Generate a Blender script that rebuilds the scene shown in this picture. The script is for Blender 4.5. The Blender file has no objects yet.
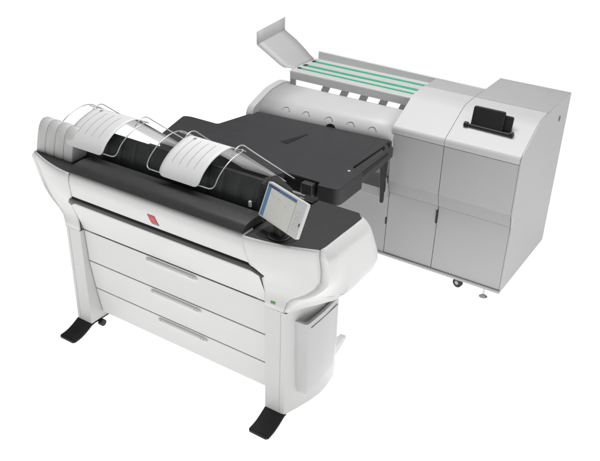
import bpy, bmesh, math
from mathutils import Vector, Matrix

SC = bpy.context.scene
COL = SC.collection
PI = math.pi

# ------------------------------------------------------------------ materials
def mat(name, col, rough=.45, metal=0., noise=.03, scale=40., bump=0., spec=.5, coat=0., alpha=1., trans=0., emit=0.):
    m = bpy.data.materials.new(name); m.use_nodes = True
    nt = m.node_tree; b = nt.nodes['Principled BSDF']
    tc = nt.nodes.new('ShaderNodeTexCoord')
    n = nt.nodes.new('ShaderNodeTexNoise'); n.inputs['Scale'].default_value = scale; n.inputs['Detail'].default_value = 4
    nt.links.new(tc.outputs['Object'], n.inputs['Vector'])
    r = nt.nodes.new('ShaderNodeValToRGB')
    c = col if len(col) == 3 else col[:3]
    r.color_ramp.elements[0].position = .3; r.color_ramp.elements[1].position = .7
    r.color_ramp.elements[0].color = tuple(x * (1 - noise) for x in c) + (1,)
    r.color_ramp.elements[1].color = tuple(min(1, x * (1 + noise)) for x in c) + (1,)
    nt.links.new(n.outputs['Fac'], r.inputs['Fac'])
    nt.links.new(r.outputs['Color'], b.inputs['Base Color'])
    mr = nt.nodes.new('ShaderNodeMapRange')
    mr.inputs['To Min'].default_value = max(0, rough - .05); mr.inputs['To Max'].default_value = min(1, rough + .05)
    nt.links.new(n.outputs['Fac'], mr.inputs['Value']); nt.links.new(mr.outputs['Result'], b.inputs['Roughness'])
    b.inputs['Metallic'].default_value = metal
    b.inputs['Specular IOR Level'].default_value = spec
    b.inputs['Coat Weight'].default_value = coat
    b.inputs['Alpha'].default_value = alpha
    b.inputs['Transmission Weight'].default_value = trans
    if emit:
        nt.links.new(r.outputs['Color'], b.inputs['Emission Color']); b.inputs['Emission Strength'].default_value = emit
    if bump:
        n2 = nt.nodes.new('ShaderNodeTexNoise'); n2.inputs['Scale'].default_value = scale * 12; n2.inputs['Detail'].default_value = 2
        nt.links.new(tc.outputs['Object'], n2.inputs['Vector'])
        bp = nt.nodes.new('ShaderNodeBump'); bp.inputs['Strength'].default_value = bump; bp.inputs['Distance'].default_value = .001
        nt.links.new(n2.outputs['Fac'], bp.inputs['Height']); nt.links.new(bp.outputs['Normal'], b.inputs['Normal'])
    return m

WHITE = mat('white_plastic', (.655, .655, .648), .42, noise=.012, scale=6, bump=.04)
BINW = mat('bin_plastic', (.56, .56, .56), .45, noise=.015, scale=6, bump=.05)
CAPW = mat('cap_plastic', (.69, .69, .685), .4, noise=.012, scale=6, bump=.05)
WHITE2 = mat('drawer_paint', (.70, .70, .688), .5, noise=.012, scale=6, bump=.04)
TRAYW = mat('tray_plastic', (.80, .805, .80), .5, noise=.015, scale=10)
PAINT = mat('folder_paint', (.45, .45, .45), .45, noise=.012, scale=5, bump=.05)
PAINT_LIT = mat('folder_paint_lit', (.575, .575, .575), .42, noise=.012, scale=5, bump=.05)  # folder paint with brighter light put into the colour, for covers and tray
DARK = mat('charcoal_plastic', (.05, .05, .051), .36, noise=.06, scale=30, bump=.08, spec=.4)
DECK = mat('deck_plastic', (.034, .034, .035), .5, noise=.06, scale=30, bump=.08, spec=.35)
TABLE = mat('table_laminate', (.045, .044, .047), .55, noise=.05, scale=12, bump=.06, spec=.3)
BLACK = mat('black_plastic', (.014, .014, .015), .4, noise=.1, scale=30, spec=.4)
GLOSS = mat('smoked_panel', (.030, .033, .033), .28, noise=.1, scale=8, spec=.45)
SMOKE = mat('smoked_cassette', (.046, .050, .050), .34, noise=.1, scale=8, spec=.35)
RECESS_SHADE = mat('recess_shade_paint', (.345, .345, .345), .5, noise=.03)  # folder paint darkened to carry the shade of the undercut
INNER = mat('inner_plastic', (.28, .28, .28), .7, noise=.03)
GROOVE = mat('groove_line', (.48, .48, .48), .7, noise=.03)
SEAM = mat('seam_shadow', (.05, .05, .05), .8, noise=.05)
SEAML = mat('light_seam_shadow', (.22, .22, .22), .8, noise=.05)
FOOTM = mat('black_foot_rubber', (.016, .016, .016), .6, noise=.15, scale=60, bump=.15)
RIB = mat('rib_line', (.50,.50,.50), .5)
WIRE = mat('coated_wire', (.62, .63, .63), .3, metal=.5, noise=.03)
RAMP = mat('grey_translucent_sheet', (.42, .42, .42), .3, noise=.03, scale=15)
GREEN = mat('green_strip', (.05, .44, .25), .5, noise=.06, scale=60)
REDM = mat('red_badge', (.46, .022, .018), .35, noise=.04)
PINK = mat('badge_print', (.62, .22, .20), .4, noise=.04)
NAVY = mat('badge_navy', (.16, .18, .27), .4, noise=.04)
LED = mat('green_led', (.10, .36, .07), .35, noise=.1, scale=200)
METAL = mat('zinc_metal', (.5, .5, .5), .28, metal=.9, noise=.05)
SCREEN_BG = mat('screen_page', (.70, .70, .66), .35, noise=.02, scale=80)
SCREEN_BAR = mat('screen_sidebar', (.10, .24, .42), .35, noise=.08, scale=150)
SCREEN_TOP = mat('screen_titlebar', (.05, .07, .22), .35, noise=.08, scale=120)
SCREEN_TOP2 = mat('screen_titlebar_tab', (.07, .16, .38), .35, noise=.08, scale=120)
SCREEN_LINE = mat('screen_accent_line', (.50, .55, .10), .35, noise=.05)
SCREEN_ITEM = mat('screen_text', (.50, .50, .50), .35, noise=.1, scale=200)
HOLE = mat('opening_shadow', (.03, .03, .03), .9, noise=.05)
GREYP = mat('grey_slot_metal', (.38, .38, .38), .4, noise=.03)

# ------------------------------------------------------------------ helpers
def finish(name, bm, m, parent=None, angle=35, bevel=0, seg=2, smooth=True, label=None):
    bmesh.ops.recalc_face_normals(bm, faces=bm.faces[:])
    me = bpy.data.meshes.new(name); bm.to_mesh(me); bm.free()
    o = bpy.data.objects.new(name, me); COL.objects.link(o)
    for k in (m if isinstance(m, (list, tuple)) else [m]): me.materials.append(k)
    if smooth:
        me.shade_smooth(); me.set_sharp_from_angle(angle=math.radians(angle))
    if bevel:
        md = o.modifiers.new('bevel', 'BEVEL'); md.width = bevel; md.segments = seg
        md.limit_method = 'ANGLE'; md.angle_limit = math.radians(40); md.harden_normals = True
    if parent: o.parent = parent
    if label: o['label'] = label
    return o

def empty(name, loc, label, cat, group=None):
    o = bpy.data.objects.new(name, None); COL.objects.link(o); o.location = loc
    o.empty_display_size = .1
    o['label'] = label; o['category'] = cat
    if group: o['group'] = group
    return o

def add_box(bm, x0, x1, y0, y1, z0, z1, M=None):
    vs = [bm.verts.new(Vector(p)) for p in ((x0,y0,z0),(x1,y0,z0),(x1,y1,z0),(x0,y1,z0),(x0,y0,z1),(x1,y0,z1),(x1,y1,z1),(x0,y1,z1))]
    if M is not None:
        for v in vs: v.co = M @ v.co
    for f in ((0,3,2,1),(4,5,6,7),(0,1,5,4),(1,2,6,5),(2,3,7,6),(3,0,4,7)): bm.faces.new([vs[i] for i in f])
    return bm

def box(*a, M=None): return add_box(bmesh.new(), *a, M=M)

def add_loft(bm, secs, cap=True, closed=True):
    rows = [[bm.verts.new(Vector(p)) for p in s] for s in secs]
    n = len(rows[0])
    for a, b in zip(rows, rows[1:]):
        for i in range(n if closed else n - 1):
            j = (i + 1) % n
            bm.faces.new((a[i], a[j], b[j], b[i]))
    if cap and closed:
        bm.faces.new(rows[0][::-1]); bm.faces.new(rows[-1])
    return bm

def loft(secs, cap=True, closed=True): return add_loft(bmesh.new(), secs, cap, closed)

def prism_x(prof, x0, x1):          # (y,z) profile swept along X
    return loft([[(x0, y, z) for y, z in prof], [(x1, y, z) for y, z in prof]])

def prism_z(prof, z0, z1):
    return loft([[(x, y, z0) for x, y in prof], [(x, y, z1) for x, y in prof]])

def prism_y(prof, y0, y1):
    return loft([[(x, y0, z) for x, z in prof], [(x, y1, z) for x, z in prof]])

def rounded(prof, r, n=4, closed=True):
    """round the corners of a 2-D polygon; r one number or one per corner"""
    out = []; N = len(prof)
    for i, p in enumerate(prof):
        rr = r[i] if isinstance(r, (list, tuple)) else r
        if rr <= 0 or (not closed and i in (0, N - 1)): out.append(p); continue
        P = Vector(p); A = Vector(prof[i-1]) - P; B = Vector(prof[(i+1) % N]) - P
        la, lb = A.length, B.length
        t = min(rr, la * .49, lb * .49)
        a = P + A.normalized() * t; b = P + B.normalized() * t
        for k in range(n + 1):
            s = k / n
            out.append(tuple((a * (1-s)**2 + P * 2*s*(1-s) + b * s*s)))
    return out

def smooth_path(pts, n=6):          # Catmull-Rom
    P = [Vector(p) for p in pts]; P = [P[0]*2 - P[1]] + P + [P[-1]*2 - P[-2]]
    out = []
    for i in range(1, len(P) - 2):
        for k in range(n):
            t = k / n; a, b, c, d = P[i-1], P[i], P[i+1], P[i+2]
            out.append(.5 * (2*b + (c-a)*t + (2*a-5*b+4*c-d)*t*t + (3*b-a-3*c+d)*t**3))
    out.append(P[-2]); return out

def add_tube(bm, pts, r, n=8):
    pts = [Vector(p) for p in pts]; rows = []
    t0 = (pts[1] - pts[0]).normalized()
    up = Vector((0,0,1)) if abs(t0.z) < .9 else Vector((1,0,0))
    u = t0.cross(up).normalized()
    for i, p in enumerate(pts):
        t = (pts[min(i+1, len(pts)-1)] - pts[max(i-1, 0)]).normalized()
        u = (u - t * u.dot(t)).normalized(); v = t.cross(u)
        rows.append([p + (u * math.cos(2*PI*k/n) + v * math.sin(2*PI*k/n)) * r for k in range(n)])
    return add_loft(bm, rows)

def tube(pts, r, n=8): return add_tube(bmesh.new(), pts, r, n)

def cyl(c, axis, r, h, n=24, r2=None):
    c = Vector(c); a = Vector(axis).normalized(); u = a.orthogonal().normalized(); v = a.cross(u)
    r2 = r if r2 is None else r2
    return loft([[c + (u*math.cos(2*PI*k/n) + v*math.sin(2*PI*k/n))*r for k in range(n)],
                 [c + a*h + (u*math.cos(2*PI*k/n) + v*math.sin(2*PI*k/n))*r2 for k in range(n)]])

def interp(tab, z):
    tab = sorted(tab)
    if z <= tab[0][0]: return tab[0][1]
    for (a, va), (b, vb) in zip(tab, tab[1:]):
        if z <= b: 
            t = (z - a) / (b - a); return va + (vb - va) * t
    return tab[-1][1]

def solid(o, t, off=-1):
    md = o.modifiers.new('thickness', 'SOLIDIFY'); md.thickness = t; md.offset = off
    return o

W = 1.6
GZ = -.06
DZ = 1.09

# ------------------------------------------------------------------ the setting
m = bpy.data.materials.new('glowing_white_sweep'); m.use_nodes = True
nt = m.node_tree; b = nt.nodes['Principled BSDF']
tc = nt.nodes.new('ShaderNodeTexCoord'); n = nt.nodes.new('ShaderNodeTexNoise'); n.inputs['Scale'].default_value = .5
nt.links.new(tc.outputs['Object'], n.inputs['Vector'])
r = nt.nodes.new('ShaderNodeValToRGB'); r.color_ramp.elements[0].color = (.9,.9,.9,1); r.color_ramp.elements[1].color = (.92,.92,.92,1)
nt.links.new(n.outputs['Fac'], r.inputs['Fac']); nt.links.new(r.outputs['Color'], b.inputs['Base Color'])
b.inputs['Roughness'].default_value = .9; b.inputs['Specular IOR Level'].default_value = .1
b.inputs['Emission Color'].default_value = (1,1,1,1); b.inputs['Emission Strength'].default_value = .93  # the sweep itself glows, staying pure white and hiding cast shadows
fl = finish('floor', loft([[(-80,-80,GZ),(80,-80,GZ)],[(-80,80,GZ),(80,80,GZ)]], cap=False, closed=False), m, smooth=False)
fl['kind'] = 'structure'

# ================================================================== THE PRINTER
PR = empty('wide_format_printer', (.8, .2, GZ), 'white wide format printer with charcoal top, three drawers, wire trays and touch screen', 'printer')
def part(name, bm, m, parent=PR, **k):
    for v in bm.verts: v.co -= PR.location if True else 0
    o = finish(name, bm, m, None, **k); o.parent = parent
    if parent is not PR:
        pass
    return o
# (all printer meshes are written in the printer's own frame: parents below the empty sit at its origin)

# --- drawers: face tilts back a little
DP = [(.668, .028), (.45, .038), (.238, .066), (.035, .100)]
def dy(z): return interp(DP, z)
SEAMZ = [.668, .450, .2375, .040]
LX, RX = .135, 1.465
# dark carcass behind the drawers
part('drawer_carcass', prism_x([(dy(.66)+.008,.664),(dy(.45)+.008,.45),(dy(.24)+.008,.24),(dy(.05)+.008,.05),(.42,.05),(.42,.664)], LX-.02, RX+.02), SEAM)
for i in range(3):
    zt, zb = SEAMZ[i] - .0035, SEAMZ[i+1] + (.0035 if i < 2 else 0)
    sec = [(dy(zt), zt), (dy(zb), zb), (dy(zb)+.022, zb), (dy(zt)+.022, zt)]
    dr = part('drawer', prism_x(sec, LX, RX), WHITE2, bevel=.003)
    # handle: long rounded lip with two screws
    z1 = zt - .008; z0 = z1 - .036
    hx0, hx1 = (.625, .995) if i == 0 else ((.632, 1.003) if i == 1 else (.648, 1.018))
    prof = []
    for k in range(9):
        a = -PI/2 + PI * k / 8
        prof.append((.004 + .015 * math.cos(a), .0175 * math.sin(a)))
    rows = []
    for k in range(13):
        s = k / 12; x = hx0 + (hx1 - hx0) * s
        e = min(1, min(x - hx0, hx1 - x) / .02); e = math.sqrt(max(0.02, 1 - (1-e)**2))
        zc = (z0 + z1)/2
        rows.append([(x, dy(zc) + .003 - py * (.4+.6*e), zc + pz * e) for py, pz in prof] + [(x, dy(zc) + .006, zc + .018*e), (x, dy(zc)+.006, zc - .018*e)])
    # denser ends
    rows = []
    xs = [hx0 + .02*(1-math.cos(PI/2*k/5)) for k in range(6)] + [hx1 - .02*(1-math.cos(PI/2*k/5)) for k in range(5,-1,-1)]
    for x in xs:
        e = min(1, min(x - hx0, hx1 - x) / .02); e = math.sqrt(max(0.02, 1 - (1-e)**2)); zc = (z0+z1)/2
        rows.append([(x, dy(zc) + .003 - py * (.4+.6*e), zc + pz * e) for py, pz in prof] + [(x, dy(zc) + .006, zc + .018*e), (x, dy(zc)+.006, zc - .018*e)])
    h = part('drawer_handle', loft(rows), WHITE2, parent=dr, angle=50)
    for x in (hx0 + .022, hx1 - .022, hx1 - .04):
        zc = (z0+z1)/2 + .004
        part('screw', cyl((x, dy(zc) - .0125, zc), (0,-1,0), .0042, .003, 10), GREYP, parent=h)

# --- posts
def mirror(bm):
    for v in bm.verts: v.co.x = W - v.co.x
    return bm
for sgn in (0, 1):
    # footprint in plan of the right post, bowed outer side, (x,y)
    rows = []
    for z in (0, .05, .3, .6, .6655):
        rows.append([(1.47, 0, z), (1.575, 0, z)] + [(x, y, z) for x, y in
              ((1.592, .003), (1.60, .012), (1.624, .088), (1.648, .178), (1.662, .259), (1.659, .34), (1.644, .436), (1.598, .54), (1.58,.545), (1.47, .545))])
    bm = loft(rows)
    if sgn: mirror(bm)
    po = part('post', bm, WHITE, bevel=0, angle=30)
    # a groove up the front face, where the front and the side shell meet
    bm = box(1.5645, 1.5665, -.0012, .002, 0.002, .66)
    if sgn: mirror(bm)
    part('groove', bm, GROOVE, parent=po)
    # black foot: a curved slipper from the post to the floor
    path = [(.02, -.004), (-.0, -.006), (-.05, -.030), (-.10, -.046), (-.16, -.051)]
    path = [(p.x, p.y) for p in smooth_path([(a, b_, 0) for a, b_ in path], 5)]
    top = path; secs = []
    for (y, z) in path:
        w0, w1 = 1.468, 1.598
        s = (y + .16)
        ins = .012 * (1 - min(1, max(0, s) / .012)) ** 2
        secs.append([(w0+ins, y, z), (w0+ins+.004, y, z+.004), (w1-ins-.004, y, z+.004), (w1-ins, y, z), (w1-ins, y, z-.009), (w0+ins, y, z-.009)])
    bm = loft(secs)
    if sgn: mirror(bm)
    part('foot', bm, FOOTM, angle=50)
    # plinth carrying the post and its castor
    bm = box(1.49, 1.58, .02, .5, -.03, .0)
    if sgn: mirror(bm)
    part('plinth', bm, BLACK)
    for y in (.085, .44):
        bm = cyl((1.455, y, GZ + .022), (1,0,0), .022, .03, 20)
        if sgn: mirror(bm)
        part('castor', bm, BLACK)
# rear foot, a light wedge seen past the side bin
part('foot', prism_x([(.50,.055),(.58,.075),(.655,.115),(.655,.138),(.60,.145),(.50,.13)], 1.56, 1.60), WHITE, bevel=.006, label='light grey rear foot wedge')

# --- body: long front panels and charcoal cover between the end caps
BX0, BX1 = .205, 1.395
up = rounded([(.01,.9395),(-.068,.9395),(-.094,1.045),(-.086,1.0985),(.0,1.0985)], [0,.006,.04,.03,0], 6)
XIU = [(.93,1.4215),(1.0,1.4025),(1.1,1.3935)]
part('front_panel', loft([[(W - interp(XIU, z) + (2*interp(XIU, z) - W)*k/8, y, z) for y, z in up] for k in range(9)]), WHITE)
lo = rounded([(.05,.6725),(.028,.6725),(.012,.72),(-.045,.875),(-.041,.889),(.05,.889)], [0,.004,.05,.012,.004,0], 6)
def loprism():
    rows = []
    XIt = [(.672,1.466),(.86,1.464),(.90,1.441),(.93,1.42)]
    for k in range(9):
        rows.append([(W - interp(XIt, z) + (2*interp(XIt, z) - W)*k/8, y, z) for y, z in lo])
    return loft(rows)
part('front_panel', loprism(), WHITE)
part('body_core', prism_x([(.03,.672),(.03,.90),(-.05,.92),(-.06,1.06),(.0,1.084),(.44,1.084),(.52,.95),(.48,.672)], BX0, BX1), SEAM)
# black grip bar running along the body, its ends bent down over the caps
gp = rounded([(.05,.024),(.0,.024),(-.014,.019),(-.018,.010),(-.014,-.014),(.0,-.024),(.05,-.024)], [0,.004,.008,.008,.012,.004,0], 3)
rows = []
half = [(.914,.914,-.055,0),(1.400,.914,-.055,0),(1.420,.913,-.054,-8),(1.436,.905,-.051,-30),(1.450,.893,-.044,-42),(1.478,.868,-.026,-44),(1.481,.865,-.024,-44)]
bar = [(W - x, z, y, -a) for x, z, y, a in half[::-1]] + half
for x, z, y, a in bar:
    a = math.radians(a); k = 1 if abs(x-.8) < .62 else .86
    rows.append([(x - math.sin(a)*h*k, y + q, z + math.cos(a)*h*k) for q, h in gp])
gb = part('grip_bar', loft(rows), BLACK, angle=40)
# charcoal cover
cv = rounded([(-.084,1.1005),(-.088,1.106),(-.055,1.138),(.02,1.147),(.09,1.138),(.112,1.124),(.112,1.1005)], [0,.006,.05,.06,.03,.006,0], 6)
part('top_cover', prism_x(cv, BX0+.003, BX1-.003), DARK)
# red maker's badge
def fz(z): # front of upper panel
    return interp([(.93,-.066),(1.045,-.094),(1.06,-.094)], z) - .001
def quadslab(x0, x1, z0, z1, t):
    bm = bmesh.new(); sk = lambda z: (1.022 - z) * .25      # the badge leans like a parallelogram
    a = [(x0+sk(z0), fz(z0), z0), (x1+sk(z0), fz(z0), z0), (x1+sk(z1), fz(z1), z1), (x0+sk(z1), fz(z1), z1)]
    add_loft(bm, [a, [(x, y - t, z) for x, y, z in a]]); return bm
bg = part('badge', quadslab(.776, .826, .976, 1.022, .0020), REDM)
part('badge_print', quadslab(.787, .816, .9945, .9985, .0028), PINK, parent=bg)
part('badge_print', quadslab(.787, .812, 1.003, 1.0065, .0028), PINK, parent=bg)
part('badge_strip', quadslab(.779, .828, .965, .9755, .0020), NAVY, parent=bg)

# --- end caps: front panel and wrapping side shell, lofted from horizontal sections
ZS = [.672, .70, .73, .76, .79, .82, .86, .90, .94, .98, 1.02, 1.06, 1.085, 1.098]
XI = [(.672,1.47),(.86,1.468),(.90,1.445),(.93,1.425),(1.0,1.406),(1.1,1.397)]
XO = [(.672,1.592),(.73,1.602),(.77,1.635),(.80,1.69),(.85,1.745),(.90,1.775),(.96,1.784),(1.1,1.786)]
YI = [(.672,0),(.76,0),(.86,-.026),(.93,-.064),(1.045,-.092),(1.085,-.091),(1.1,-.082)]
YO = [(.672,.0),(.76,.02),(.82,.03),(.90,.040),(1.0,.022),(1.06,.005),(1.1,.004)]
YB = [(.672,.10),(.70,.17),(.73,.27),(.76,.40),(.785,.53),(.82,.59),(.86,.58),(.90,.56),(1.1,.445)]
def sec_front(z, n=14):
    xi, xo, yi, yo = interp(XI,z), interp(XO,z), interp(YI,z), interp(YO,z)
    xo -= .0095
    return [(xi + (xo-xi)*k/n, yi + (yo-yi)*(k/n)**1.7, z) for k in range(n+1)]
YE = [(.672,.012),(.70,.045),(.75,.10),(.785,.145)]
def sec_side(z, inset=0.):
    xo, yo = interp(XO,z), interp(YO,z)
    full = z > .7855
    ye = interp(YB, z) - .045 if full else interp(YE, z) + yo
    bg_ = .040*min(1, max(0, (z - .675)/.09))
    pts = [(xo - .009, yo + .003), (xo + .002 + bg_*.78, yo + .005 + .004*(1-bg_/.040))]
    y1 = max(ye - .03, yo + .02) if full else ye
    def xs(y):
        t = min(1, max(0, (y - yo) / .16)); t = t*t*(3-2*t)
        b = 1.815 + .010*math.sin(PI*min(1, max(0, (y-.05)/.5)))
        x0_ = xo + .006 + bg_*min(1, max(.93, (y-yo)/.03))
        return x0_ + (max(b + .008, x0_) - x0_)*t
    for k in range(1, 13):
        y = yo + .012 + (y1 - yo - .012)*k/12
        pts.append((xs(y), y))
    x1 = xs(y1)
    if full: pts += [(x1 - .006, y1 + .014), (x1 - .022, y1 + .026), (x1 - .045, y1 + .03), (x1 - .075, y1 + .03)]
    else: pts += [(x1 - .0005, y1 + .0005), (x1 - .001, y1 + .001), (x1 - .0015, y1 + .0015), (x1 - .002, y1 + .002)]
    out = []
    for i, (x, y) in enumerate(pts):
        f = (0, .85)[i] if i < 2 else 1; g = 1 if i < 14 else max(0, (18 - i) / 4)
        out.append((x - inset*f*g, y - inset*(1-g), z))
    return out
ZS2 = [z for z in ZS if z < .785] + [.7845, .7865] + [z for z in ZS if .785 < z < 1.04] + [1.046]
ZTOP = [(1.060, .003), (1.070, .010), (1.080, .020), (1.089, .031), (1.096, .041), (1.0985, .049)]
for sgn in (0, 1):
    bm = loft([sec_front(z) for z in ZS], closed=False)
    if sgn: mirror(bm)
    o = part('end_cap_front', bm, WHITE, angle=60); bm2 = None
    md = solid(o, .012, 0)
    bm = loft([sec_side(z) for z in ZS2] + [[(x, y, z if i < 15 else min(z, 1.074 + d_*.1)) for i, (x, y, _) in enumerate(sec_side(1.06, d_))] for z, d_ in ZTOP], closed=False)
    if sgn: mirror(bm)
    o2 = part('end_cap_side', bm, CAPW, angle=60); solid(o2, .008, 0)
    # inner closing body so that no daylight shows between panels
    rows = []
    for z in [.673] + ZS[1:-1] + [1.079]:
        f_ = sec_front(z, 8); xo, yo, yb = interp(XO,z), interp(YO,z), interp(YB,z)
        yb = max(yb - .03, .12) if z > .79 else interp(YE, z) + yo + .01
        rows.append([(x - .006, y + .018, z) for x, y, _ in f_] + [(xo - .008, yo + .03, z), (xo - .008, yb, z), (f_[0][0], yb, z)])
    bm = loft(rows)
    if sgn: mirror(bm)
    part('cap_core', bm, INNER)
    # charcoal deck on the cap
    f = sec_front(1.095); s = sec_side(1.06, .047)
    poly = [(x, y + .006) for x, y, z in f if x < 1.770] + [(x, y) for x, y, z in s[2:-4]] + [(1.735, .455), (1.30, .455), (1.30, .115), (1.395, .115), (1.398,.0)]
    bm = prism_z(poly, 1.080, 1.0925)
    if sgn: mirror(bm)
    part('end_deck', bm, DECK, bevel=.003)
# small green lamp on the right post
part('status_lamp', box(1.506, 1.533, -.0085, -.004, .703, .716), LED, bevel=.001)
# thin shadow gap under the caps at the posts
for sgn in (0, 1):
    bm = box(1.472, 1.595, .003, .10, .664, .673)
    if sgn: mirror(bm)
    part('cap_gap', bm, SEAM)

# rear deck behind the bins
part('rear_deck', box(.30, 1.30, .12, .46, 1.075, 1.089), DECK)

# --- cassettes standing on the deck: four white ones, then smoked black ones
CP = [(.027,1.0935),(.036,1.14),(.05,1.19),(.066,1.235),(.085,1.262),(.105,1.274),(.135,1.272),(.165,1.25),(.165,1.0935)]
def cassette(x0, x1, m, label=None, dy_=0., sc=1.):
    rows = []
    for k, (s, e) in enumerate(((0,.95),(.02,.975),(.08,.995),(.5,1.008),(.92,.995),(.98,.975),(1,.95))):
        x = x0 + (x1-x0)*s
        rows.append([(x, .165 + (y-.165)*e + dy_, 1.0935 + (z-1.0935)*e*sc) for y, z in CP])
    return part('cassette', loft(rows), m, angle=50, label=label)
for k in range(4):
    x0 = -.197 + k*.0745
    cassette(x0+.0015, x0+.073, WHITE, label='white rounded cassette at the end of the row' if k == 0 else None)
part('cassette_gap', box(-.19, .095, .07, .15, 1.0935, 1.23), SEAML)
# smoked back panel
part('smoked_panel', prism_x([(.135,1.094),(.19,1.255),(.198,1.26),(.206,1.256),(.206,1.094)], .103, 1.315), GLOSS, bevel=.004)
for k in range(11):
    x0 = .17 + k*.103
    rows = []
    for s, e in ((0,.0),(.06,.7),(.2,1.),(.8,1.),(.94,.7),(1,.0)):
        x = x0 + .085*s
        rows.append([(x,   .135+(z-1.094)*.34 - .004*e*f_, z) for z, f_ in ((1.11,.2),(1.125,.9),(1.16,1.),(1.20,1.),(1.235,.8),(1.248,.1))] + [(x, .20, 1.248),(x,.20,1.11)])
    part('smoked_cassette', loft(rows), SMOKE, angle=60)
part('panel_clip', box(1.283, 1.296, .112, .124, 1.135, 1.165), WHITE)
# black ledge in front of the panel
part('gap_ledge', box(.105, 1.31, .113, .16, 1.088, 1.1), BLACK)
# right cheek that closes the panel
part('panel_cheek', prism_x([(.11,1.093),(.17,1.25),(.21,1.27),(.30,1.25),(.44,1.12),(.44,1.093)], 1.317, 1.335), BLACK, bevel=.003)
part('rear_bar', box(.52, 1.31, .208, .235, 1.215, 1.248), BLACK, bevel=.003)

# --- two delivery trays, each with its wire loops and rear guide
TP = [(.050,1.185),(.057,1.205),(.075,1.231),(.105,1.258),(.15,1.285),(.20,1.303),(.26,1.316),(.315,1.316),(.345,1.303)]
RP = [(.345,1.301),(.40,1.262),(.50,1.185),(.60,1.108),(.70,1.03),(.80,.953),(.86,.906)]
def yz_path(P, n=5): return [(p.x, p.y) for p in smooth_path([(a, b_, 0) for a, b_ in P], n)]
for X0, X1, lab in ((.045, .335, 'white curved paper tray above the white cassettes'), (.745, 1.015, 'white curved paper tray near the touch screen')):
    P = yz_path(TP); rows = []
    nX = 12
    for i, (y, z) in enumerate(P):
        s = min(1, math.hypot(y - P[0][0], z - P[0][1]) / .035)
        ins = .03 * (1 - math.sqrt(max(0, 1 - (1-s)**2)))
        w = (X1 - X0) / 2 - ins
        fl_ = .03 * max(0, (i/len(P) - .6))         # a slight flare towards the back
        rows.append([((X0+X1)/2 + (w + fl_)*(-1 + 2*k/nX), y, z) for k in range(nX+1)])
    tr = part('paper_tray', loft(rows, closed=False), TRAYW, angle=60, label=lab); solid(tr, .004, 1)
    for k in range(4):                              # embossed ribs along the tray
        x = X0 + (X1-X0) * (.20 + .185*k)
        bm = bmesh.new(); seg = P[14:-8]
        rr = [[(x-.0016, y-.001, z+.0055), (x+.0016, y-.001, z+.0055), (x+.0016, y, z+.0035), (x-.0016, y, z+.0035)] for y, z in seg]
        part('tray_rib', loft(rr), RIB, parent=tr)
    Q = yz_path(RP, 3)
    rp = part('rear_guide', loft([[(X0-.05 + (X1-X0+.05)*k/4, y, z) for k in range(5)] for y, z in Q], closed=False), RAMP, angle=60); solid(rp, .004, 1)
    # front loop around the tray
    xl, xr = X0 - .105, X1 + .085
    F = [(.345,1.312),(.30,1.318),(.25,1.314),(.19,1.298),(.14,1.272),(.105,1.246),(.085,1.222)]
    pts = [(xl, .56, 1.168), (xl, .46, 1.245), (xl, .385, 1.295)] + [(xl, y, z) for y, z in F] + [(xl+.003, .074, 1.208), (xl+.012, .067, 1.199), (xl+.028, .063, 1.195), (xl+.06, .062, 1.194)] + [(xr-.06, .062, 1.194), (xr-.028, .063, 1.195), (xr-.012, .067, 1.199), (xr-.003, .074, 1.208)] + [(xr, y, z) for y, z in F[::-1][:-1]] + [(xr-.02, .345, 1.311), (X1+.03, .375, 1.292)]
    sp = smooth_path(pts, 4)
    part('wire_loop', tube(sp, .0033), WIRE, angle=80)
    # rear loop over the guide, running down behind
    B = [(.26,1.305),(.29,1.328),(.325,1.338),(.36,1.330),(.40,1.30),(.47,1.245),(.60,1.145),(.75,1.03),(.86,.946)]
    for x in (xl + .10, X1 + .055):
        part('wire_loop', tube(smooth_path([(x, y, z) for y, z in B], 4), .0033), WIRE, angle=80)
    part('wire_loop', tube([(X0-.10, .345, 1.306), (X1+.08, .345, 1.306)], .0033), WIRE, angle=80)
    part('tray_clip', box(X0+.045, X0+.06, .285, .30, 1.318, 1.326), GREYP)

# --- touch screen on its swivel stand
TC = Vector((1.556, .011, 1.244)); TA = -.34; TT = .374; TW = .303; TH = .177
ux = Vector((math.cos(TA), math.sin(TA), 0)); nb = Vector((-math.sin(TA), math.cos(TA), 0))
uy = Vector((0,0,1))*math.cos(TT) + nb*math.sin(TT); un = ux.cross(uy)      # un points to the viewer's side
TM = Matrix(((ux.x,uy.x,un.x,TC.x),(ux.y,uy.y,un.y,TC.y),(ux.z,uy.z,un.z,TC.z),(0,0,0,1)))
def tlocal(bm):
    for v in bm.verts: v.co = TM @ v.co
    return bm
out = rounded([(-TW/2,-TH/2),(TW/2,-TH/2),(TW/2,TH/2),(-TW/2,TH/2)], .010, 4)
ts = part('touch_screen', tlocal(prism_z(out, -.022, 0)), WHITE, bevel=.002)
part('back_shell', tlocal(prism_z([(x*.97, y*.97) for x, y in out], -.034, -.0225)), BLACK, parent=ts)
sx0, sx1, sy0, sy1 = -TW/2+.010, TW/2-.072, -TH/2+.008, TH/2-.009
bm = bmesh.new()
quads = [(sx0, sy0, sx0+.026, sy1-.013, 1), (sx0, sy1-.013, sx0+.085, sy1, 2), (sx0+.085, sy1-.013, sx1, sy1, 3), (sx0+.085, sy1-.017, sx1, sy1-.013, 4),
         (sx0+.026, sy0, sx0+.085, sy1-.013, 0), (sx0+.085, sy0, sx1, sy1-.017, 0)]
for a, b_, c, d, mi in quads:
    f = bm.faces.new([bm.verts.new((x, y, .0012)) for x, y in ((a,b_),(c,b_),(c,d),(a,d))]); f.material_index = mi
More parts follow.
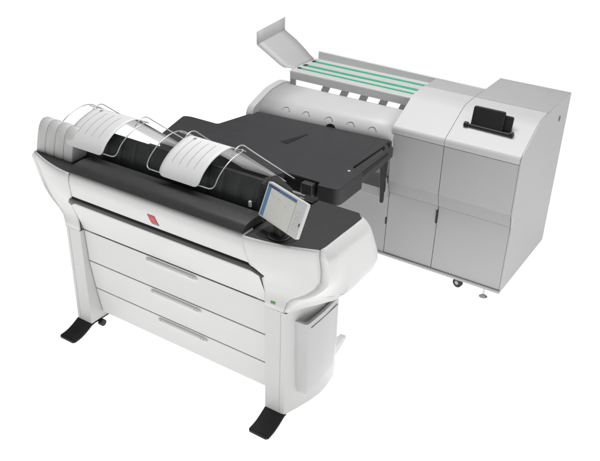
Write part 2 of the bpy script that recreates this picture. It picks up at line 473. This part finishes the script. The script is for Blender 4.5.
for a, b_, c, d in ((.034,-.040,.050,-.0385),(.092,-.046,.112,-.0445),(.150,-.060,.168,-.0585),(.055,-.046,.070,-.045)):
    f = bm.faces.new([bm.verts.new((x, y, .0016)) for x, y in ((sx0+a,sy1+b_),(sx0+c,sy1+b_),(sx0+c,sy1+d),(sx0+a,sy1+d))]); f.material_index = 5
part('screen', tlocal(bm), [SCREEN_BG, SCREEN_BAR, SCREEN_TOP, SCREEN_TOP2, SCREEN_LINE, SCREEN_ITEM], parent=ts, smooth=False)
# engraved keys on the white strip and the dark power button
for ky in (.02, -.012, -.044):
    kx = TW/2 - .038
    ring = []
    o_ = rounded([(kx-.016,ky-.011),(kx+.016,ky-.011),(kx+.016,ky+.011),(kx-.016,ky+.011)], .005, 3)
    i_ = [(kx+(x-kx)*.93, ky+(y-ky)*.9) for x, y in o_]
    bm = bmesh.new(); A = [bm.verts.new((x,y,.0008)) for x,y in o_]; B_ = [bm.verts.new((x,y,.0008)) for x,y in i_]
    for k in range(len(A)): bm.faces.new((A[k],A[(k+1)%len(A)],B_[(k+1)%len(A)],B_[k]))
    part('key_outline', tlocal(bm), mat('key_print', (.6,.6,.6), .5) if ky == .02 else bpy.data.materials['key_print'], parent=ts, smooth=False)
part('power_button', tlocal(prism_z(rounded([(TW/2-.013,-.028),(TW/2-.006,-.028),(TW/2-.006,-.012),(TW/2-.013,-.012)], .003, 3), -.001, .0018)), SEAM, parent=ts)
# stand
sb = Vector((1.538, .018, 1.0925))
st = part('screen_stand', cyl(sb, (0,0,1), .060, .008, 32), DECK, bevel=.003)
part('stand_ring', cyl(sb + Vector((0,0,.008)), (0,0,1), .046, .005, 32), BLACK, parent=st, bevel=.001)
a0 = sb + Vector((0,0,.012)); a1 = TM @ Vector((-.02, -.05, -.02))
dirv = (a1 - a0)
secs = []
for s in (0, .5, 1):
    c_ = a0 + dirv*s
    secs.append([c_ + ux*dx + nb*dyy for dx, dyy in ((-.028,-.018),(.028,-.018),(.028,.018),(-.028,.018))])
part('stand_neck', loft(secs), DARK, parent=st, bevel=.004)
# recess in the deck around the stand
part('deck_recess', prism_z(rounded([(1.425,-.03),(1.47,-.042),(1.60,-.022),(1.635,.01),(1.60,.11),(1.44,.085)], .03, 4), 1.0927, 1.0942), BLACK)
# dark pad behind the screen
part('deck_pad', box(1.41, 1.49, .39, .455, 1.0925, 1.104), BLACK, bevel=.006)
part('deck_pad_mark', box(1.405, 1.432, .398, .405, 1.1045, 1.106), GREYP)

# --- side bin on the post
rows = []
def binrow(z, x1, y0, y1): 
    return [(1.60, y0-.004, z), (x1-.02, y0, z), (x1-.004, y0+.006, z), (x1, y0+.022, z), (x1+.004, (y0+y1)/2, z), (x1-.002, y1-.02, z), (x1-.012, y1, z), (1.60, y1+.004, z)]
bm = bmesh.new()
outer = [binrow(z, x, y0, y1) for z, x, y0, y1 in ((.125,1.683,.085,.33),(.16,1.688,.075,.365),(.30,1.69,.07,.39),(.57,1.69,.062,.39),(.598,1.688,.062,.39))]
inner = [[(1.618 + (p[0]-1.60)/(1.69-1.60)*.058, .226 + (p[1]-.226)*.90, zz) for p in outer[-1]] for zz in (.600, .596, .572)]
add_loft(bm, outer + inner)
bn = part('side_bin', bm, BINW, angle=40)
# shallow groove below the lip
g = [(x+.0012, y, .566) for x, y, z in outer[-2][3:7]]
part('bin_groove', tube([(x+.0005, y, z) for x, y, z in [(1.6915,.095,.566),(1.694,.226,.566),(1.6915,.36,.566)]], .0022, 6), SEAML, parent=bn)
part('bin_hinge', cyl((1.625,.10,.12),(1,0,0),.010,.05,14), WHITE, parent=bn)
part('vent_slot', box(1.61,1.618,.10,.19,.700,.704), SEAML)

# ================================================================== THE FOLDER
FX, FY, FT = 2.152, 1.7533, 1.208
FO = empty('paper_folding_machine', (1.5, 2.2, GZ), 'light grey folding machine behind the printer with black table and raised top flap', 'folding machine')
def fpart(name, bm, m, parent=FO, **k):
    for v in bm.verts: v.co -= FO.location
    o = finish(name, bm, m, None, **k); o.parent = parent
    return o
XM, XL = 1.644, 1.272
D = .892
def shift(p): return [(FY + y, z) for y, z in p]
UP = [(-.024,1.000),(-.024,1.035),(.262,1.198),(.42,1.205)]
front_up = rounded([(-.018,.66),(-.024,.997),(.03,.997),(.03,.56),(.0,.56)], 0)
# --- side cabinet (the tall module)
def module(x0, x1, cab_name, rear_to, open_left=False):
    core = fpart(cab_name, prism_x(shift([(.012,.07),(.012,.55),(-.004,.655),(-.012,1.03),(.25,1.186),(.41,1.195),(rear_to,1.197),(rear_to,.07)]), x0+.004, x1-.002), SEAML)
    cov = rounded([(-.024,1.002),(-.024,1.045),(.252,1.198),(.418,1.206),(.418,1.18),(.2,1.15),(.0,1.002)], [0,.05,.05,0,0,0,0], 8)
    c = fpart('upper_cover', prism_x(shift(cov), x0, x1-.0015), PAINT_LIT, parent=FO, angle=50)
    fu = rounded([(-.020,.66),(-.024,.998),(.0,.998),(.0,.60)], 0)
    fpart('front_panel', prism_x(shift([(-.023,.652),(-.024,.999),(-.004,.999),(-.004,.652)]), x0, x1-.0015), PAINT, bevel=.003)
    fpart('recess_shade_strip', prism_x(shift([(-.020,.6515),(.004,.566),(.010,.553),(.02,.553),(.02,.6515)]), x0, x1-.0015), RECESS_SHADE)  # shade under the front panel, painted as a darker grey strip
    dn = fpart('door', prism_x(shift([(.0,.076),(.012,.552),(.03,.552),(.02,.076)]), x0, x1-.0015), PAINT, bevel=.003)
    return core, c, dn
coreR, covR, doorR = module(XM+.001, FX-.008, 'cabinet', D)
fpart('rear_cover', prism_x(shift([(.422,1.206),(D,1.213),(D,.08),(D-.02,.08),(D-.02,1.18),(.422,1.18)]), XM, FX-.008), PAINT, angle=30)
fpart('side_panel', prism_x(shift(rounded([(.0,.055),(.014,.552),(.006,.572),(-.012,.640),(-.022,.66),(-.026,1.046),(.255,1.20),(D+.003,1.215),(D+.003,.055)], [0,.01,.01,.02,.02,.05,.05,.01,0], 6)), FX-.0075, FX), PAINT, angle=25)
# lighter folded tab where the notch meets the side panel
fpart('side_tab', prism_x(shift([(.0,.556),(-.006,.60),(-.018,.645),(-.012,.648),(.004,.60),(.010,.56)]), FX+.0005, FX+.003), PAINT_LIT)
fpart('lock', cyl((FX, 2.453, 1.083), (1,0,0), .019, .002, 18), BLACK)
# --- centre module
coreC, covC, doorC = module(XL, XM-.001, 'cabinet', .60)
fpart('door', prism_x(shift([(.0,.06),(.012,.552),(.03,.552),(.02,.06)]), .25, XL-.004), PAINT, bevel=.003)
fpart('rear_top_cover', prism_x(shift([(.420,1.2055),(.60,1.207),(.60,1.17),(.420,1.17)]), XL, XM-.003), PAINT)
# base rail
fpart('base_rail', prism_x(shift([(-.012,.052),(-.012,.070),(.05,.070),(.05,.052)]), .25, FX-.001), PAINT, bevel=.002)
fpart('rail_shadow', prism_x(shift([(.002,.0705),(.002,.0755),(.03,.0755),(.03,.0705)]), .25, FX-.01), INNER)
fpart('underside', box(.25, FX-.01, FY+.05, FY+D, .054, .07), GREYP)
# recessed pulls
for x, z0, z1, pr_ in ((XM-.006, .425, .522, doorR), (XL-.006, .30, .352, doorC)):
    fpart('door_pull', box(x-.005, x+.007, FY+.002, FY+.012, z0, z1), BLACK, parent=pr_, bevel=.002)
# --- receiving pocket on the sloping cover: roller bar with two upright plates
sl = (1.198-1.045)/(.252+.024)
def slz(yr): return 1.045 + (yr+.024)*sl
y0 = .105
hd = fpart('card_pocket', tube([(1.722, FY+y0, slz(y0)+.012), (2.032, FY+y0-.006, slz(y0)+.010)], .011, 12), BLACK, angle=50)
for x in (1.722, 2.024):
    fpart('roller_end', cyl((x-.012, FY+y0, slz(y0)+.013), (1,0,0), .018, .026, 18), BLACK, parent=hd, bevel=.003)
tilt = .22
def plate(x0, x1, h, dy0, t):
    out = rounded([(x0,.0),(x1,.0),(x1,h),(x0,h)], [0,0,.014,.014], 4)
    bm = bmesh.new()
    A = [(x, FY+y0+dy0+z*tilt, slz(y0)+.012+z) for x, z in out]; Bq = [(x, y+t, z) for x, y, z in A]
    return add_loft(bm, [A, Bq])
fpart('pocket_plate', plate(1.752, 1.962, .125, -.004, .018), BLACK, parent=hd, bevel=.005)
fpart('pocket_plate', plate(1.93, 2.012, .098, .02, .014), BLACK, parent=hd, bevel=.003)

# --- left open section: hood, end plate, slot and tray with green strips
HP = [(1.640,.86),(1.642,.92),(1.655,.968),(1.69,1.008),(1.74,1.040),(1.82,1.062),(1.90,1.068),(1.985,1.066)]
HPs = yz_path(HP, 4)
hood = fpart('hood', loft([[(x, y + .095*(x-.248)*(1-i/(len(HPs)-1)), z + .006*(x-.248)) for x in (.248, .5, .8, 1.1, XL+.012)] for i, (y, z) in enumerate(HPs)], closed=False), PAINT_LIT, angle=60); solid(hood, .006, 0)
ep = rounded([(1.555,.55),(1.555,.955),(1.585,.998),(1.79,1.075),(1.975,1.092),(2.09,1.045),(2.09,.55)], [0,.02,.02,.04,.05,.05,0], 5)
fpart('end_plate', prism_x(ep, .190, .244), PAINT_LIT, bevel=.006)
def hood_y(x, z):               # front surface of the hood
    n_ = len(HPs) - 1
    tab = [(z_ + .006*(x-.248), y_ + .095*(x-.248)*(1 - i_/n_)) for i_, (y_, z_) in enumerate(HPs) if z_ < 1.05]
    return interp(tab, z)
for x in (.455, .617, .797, .965, 1.128):
    pts = []
    for k in range(11):
        a = PI * (.02 + .96*k/10)
        z_ = .988 + .020*math.sin(a)
        pts.append((x + .030*math.cos(a), hood_y(x, z_) - .0036, z_ + .0028))
    fpart('finger_notch', tube(pts, .0034, 6), GROOVE, parent=hood)
    fpart('notch_pad', tube([(px*.82 + x*.18, py + .0012, pz - .004) for px, py, pz in pts[1:-1]], .0034, 6), PAINT_LIT, parent=hood)
bm = bmesh.new()
A_ = []
for k in range(13):
    a = PI*k/12; z_ = .945 + .028*math.sin(a); x = .823 + .036*math.cos(a)
    A_.append((x, hood_y(x, z_) - .008, z_))
add_loft(bm, [A_, [(x, y + .012, z) for x, y, z in A_]])
fpart('feed_opening', bm, BLACK, parent=hood)
# tray
TX0 = .275
TZ0 = 1.172
ty0, ty1 = 1.995, 2.35
tray = fpart('top_tray', prism_x(rounded([(ty0,1.106),(ty0-.006,TZ0),(ty1,TZ0),(ty1,TZ0-.013),(ty0+.008,TZ0-.013),(ty0+.010,1.108)], [0,.014,0,0,.008,0], 4), TX0, XL-.002), PAINT_LIT, angle=50)
lip = loft([[(x, ty1, 1.15), (x, ty1+.002, zt), (x, ty1+.02, zt+.001), (x, ty1+.02, 1.15)] for x, zt in ((TX0+.02, 1.229), (XM-.002, 1.2085))])
fpart('rear_lip', lip, PAINT_LIT, bevel=.002)
for yv, w in ((2.270, .014), (2.152, .016), (2.066, .0105)):
    fpart('green_strip', box(TX0+.045, XL-.004, yv-w, yv+w, TZ0+.0005, TZ0+.0035), GREEN, parent=tray)
    if w > .009:
        fpart('strip_end', box(TX0+.022, TX0+.05, yv-w*1.1, yv+w*1.1, TZ0+.0006, TZ0+.0055), SEAM, parent=tray)
# slanted struts in the slot below the tray
fpart('slot_strut', box(TX0, TX0+.045, ty0+.001, ty0+.016, 1.05, 1.11), GREYP, parent=tray)
for k in range(5):
    x = .535 + k*.157
    bm = prism_y([(x, 1.05), (x+.06, 1.05), (x+.085, 1.108), (x+.025, 1.108)], ty0+.004, ty0+.016)
    fpart('slot_strut', bm, GREYP, parent=tray)
# raised flap hinged on the tray's end
fp = [(.276,TZ0),(.25,TZ0+.001),(.215,1.178),(.18,1.190),(.08,1.244),(-.022,1.299),(-.029,1.305),(-.0305,1.314),(-.0305,1.40)]
rows = []
for i, (x, z) in enumerate(fp):
    ya = 1.998 if i > 1 else 2.03
    zb = z + .05*min(1, i/4); xb = x + .03*min(1, i/4)
    rows.append([(x + (xb-x)*k/4, ya + (2.325 - ya)*k/4, z + (zb - z)*k/4) for k in range(5)])
flap = fpart('flap', loft(rows, closed=False), PAINT, angle=14); solid(flap, .004, 0)

# --- black bridge table between folder and printer
TZ = .95
tp = rounded([(.233,1.635),(.158,1.277),(-.074,1.275),(-.133,1.256),(-.024,.881),(.01,.85),(.966,.85),(.976,.901),(1.222,.901),(1.232,.857),(1.345,.870),(1.372,.90),(1.365,1.177),(1.331,1.192),(1.278,1.197),(1.278,1.735)],
             [0,.02,.02,.05,.03,.02,.01,.01,.01,.01,.04,.04,.02,.01,.02,0], 4)
tb = fpart('bridge_table', prism_z(tp, TZ-.115, TZ), TABLE, bevel=.010, seg=3, label='black table top bridging printer and folding machine')
fpart('table_slot', prism_z([(.690,1.270),(.742,1.262),(.752,1.30),(.769,1.474),(.762,1.480)], TZ+.0005, TZ+.003), BLACK, parent=tb)
fpart('table_stud', cyl((1.289, 1.132, TZ), (0,0,1), .009, .004, 14), WHITE, parent=tb)
fpart('table_recess', box(.98, 1.218, .893, .8995, TZ-.10, TZ-.03), BLACK, parent=tb)
fpart('table_block', box(1.12, 1.20, .850, .897, TZ-.09, TZ-.012), DARK, parent=tb, bevel=.008)
# bracket arm with drop leg at the table's right end
fpart('bracket_arm', prism_x([(1.16,.945),(1.64,.950),(1.655,.93),(1.655,.87),(1.50,.85),(1.20,.84),(1.16,.86)], 1.285, 1.325), DARK, parent=tb, bevel=.004)
fpart('bracket_slot', prism_x([(1.22,.915),(1.58,.925),(1.58,.905),(1.22,.88)], 1.3242, 1.327), BLACK, parent=tb)
fpart('bracket_rail', box(1.281, 1.287, 1.20, 1.60, TZ+.0008, TZ+.006), BLACK, parent=tb)
fpart('bracket_clip', tube(smooth_path([(1.305,1.55,.95),(1.305,1.565,.972),(1.305,1.61,.982),(1.305,1.63,.95)],5), .006, 8), BLACK, parent=tb)
fpart('bracket_leg', prism_x([(1.545,.87),(1.625,.87),(1.605,.66),(1.60,.56),(1.585,.55),(1.575,.66)], 1.288, 1.312), BLACK, parent=tb, bevel=.003)
fpart('guide_plate', prism_x([(1.60,.80),(1.655,.74),(1.70,.66),(1.70,.56),(1.66,.60),(1.64,.70)], 1.266, 1.270), PAINT, bevel=.001)
fpart('frame_rail', box(1.262, 1.27, 1.655, 1.70, .50, .84), GREYP, bevel=.002)
fpart('guide_wire', tube(smooth_path([(1.285,1.62,.76),(1.30,1.64,.70),(1.30,1.645,.62),(1.28,1.66,.58)],5), .004, 8), GREYP)
# cabinet face below the table (left of the centre module)
fpart('lower_cabinet', prism_x([(FY+.014,.075),(FY+.012,.50),(FY-.06,.53),(FY-.06,.60),(FY+.03,.66),(FY+.03,.85),(FY+.10,.86),(FY+.10,.075)], .25, XL-.005), PAINT, bevel=.003)
# --- castors and levelling feet
for x, y in ((1.825, FY+.085), (.45, FY+.085), (1.84, FY+D-.13), (.45, FY+D-.13)):
    ax = Vector((.25,.97,0)).normalized(); pc = Vector((x, y, GZ+.036))
    cw = fpart('castor', cyl(pc - ax*.014, ax, .036, .028, 28), BLACK, bevel=.003)
    fpart('hub', cyl(pc - ax*.016, ax, .016, .032, 16), GREYP, parent=cw)
    fpart('axle_cap', cyl(pc - ax*.0175, ax, .006, .035, 12), WHITE, parent=cw)
    fpart('fork', box(x-.02, x+.02, y-.02, y+.02, GZ+.066, .056), METAL, parent=cw)
for x, y in ((2.022, FY+.075), (2.022, FY+D-.08), (.35, FY+.075)):
    lf = fpart('levelling_foot', cyl((x, y, GZ), (0,0,1), .030, .014, 28, r2=.012), METAL, angle=25)
    fpart('stem', cyl((x, y, GZ+.012), (0,0,1), .0065, .11, 12), METAL, parent=lf)

# ------------------------------------------------------------------ camera
cam = bpy.data.cameras.new('camera'); co = bpy.data.objects.new('camera', cam); COL.objects.link(co)
Rr = ((0.8365355456034181, 0.5473739141609067, 0.024291542523263737), (-0.2842225537853372, 0.39561200019868575, 0.873331944462434), (0.4684290990766185, -0.7374774189051237, 0.4865195121917561))
Mx = Matrix(Rr).transposed().to_4x4(); Mx.translation = Vector((3.40271144590314, -2.7334163412304715, 2.976097072385555))
co.matrix_world = Mx
cam.sensor_width = 36; cam.lens = 47.52; cam.clip_end = 200
SC.camera = co

# ------------------------------------------------------------------ light
w = bpy.data.worlds.new('World'); SC.world = w; w.use_nodes = True
bgn = w.node_tree.nodes['Background']; bgn.inputs[0].default_value = (1,1,1,1); bgn.inputs[1].default_value = .17
def area(name, loc, tgt, size, power):
    l = bpy.data.lights.new(name, 'AREA'); l.shape = 'RECTANGLE'; l.size = size[0]; l.size_y = size[1]; l.energy = power
    o = bpy.data.objects.new(name, l); COL.objects.link(o); o.location = loc
    o.rotation_euler = (Vector(tgt) - Vector(loc)).to_track_quat('-Z', 'Y').to_euler()
area('overhead_softbox', (1.2, 1.5, 4.6), (1.2, 1.5, 0), (3.6, 1.6), 160)
area('front_softbox', (.5, -3.2, .7), (.8, 0, .35), (2.6, 1.2), 21)
area('side_softbox', (3.85, .0, 1.75), (1.7, .3, .8), (1.4, 1.4), 9.5)
SC.view_settings.view_transform = 'Standard'; SC.view_settings.look = 'None'; SC.view_settings.exposure = 0; SC.view_settings.gamma = 1
SC.render.film_transparent = False
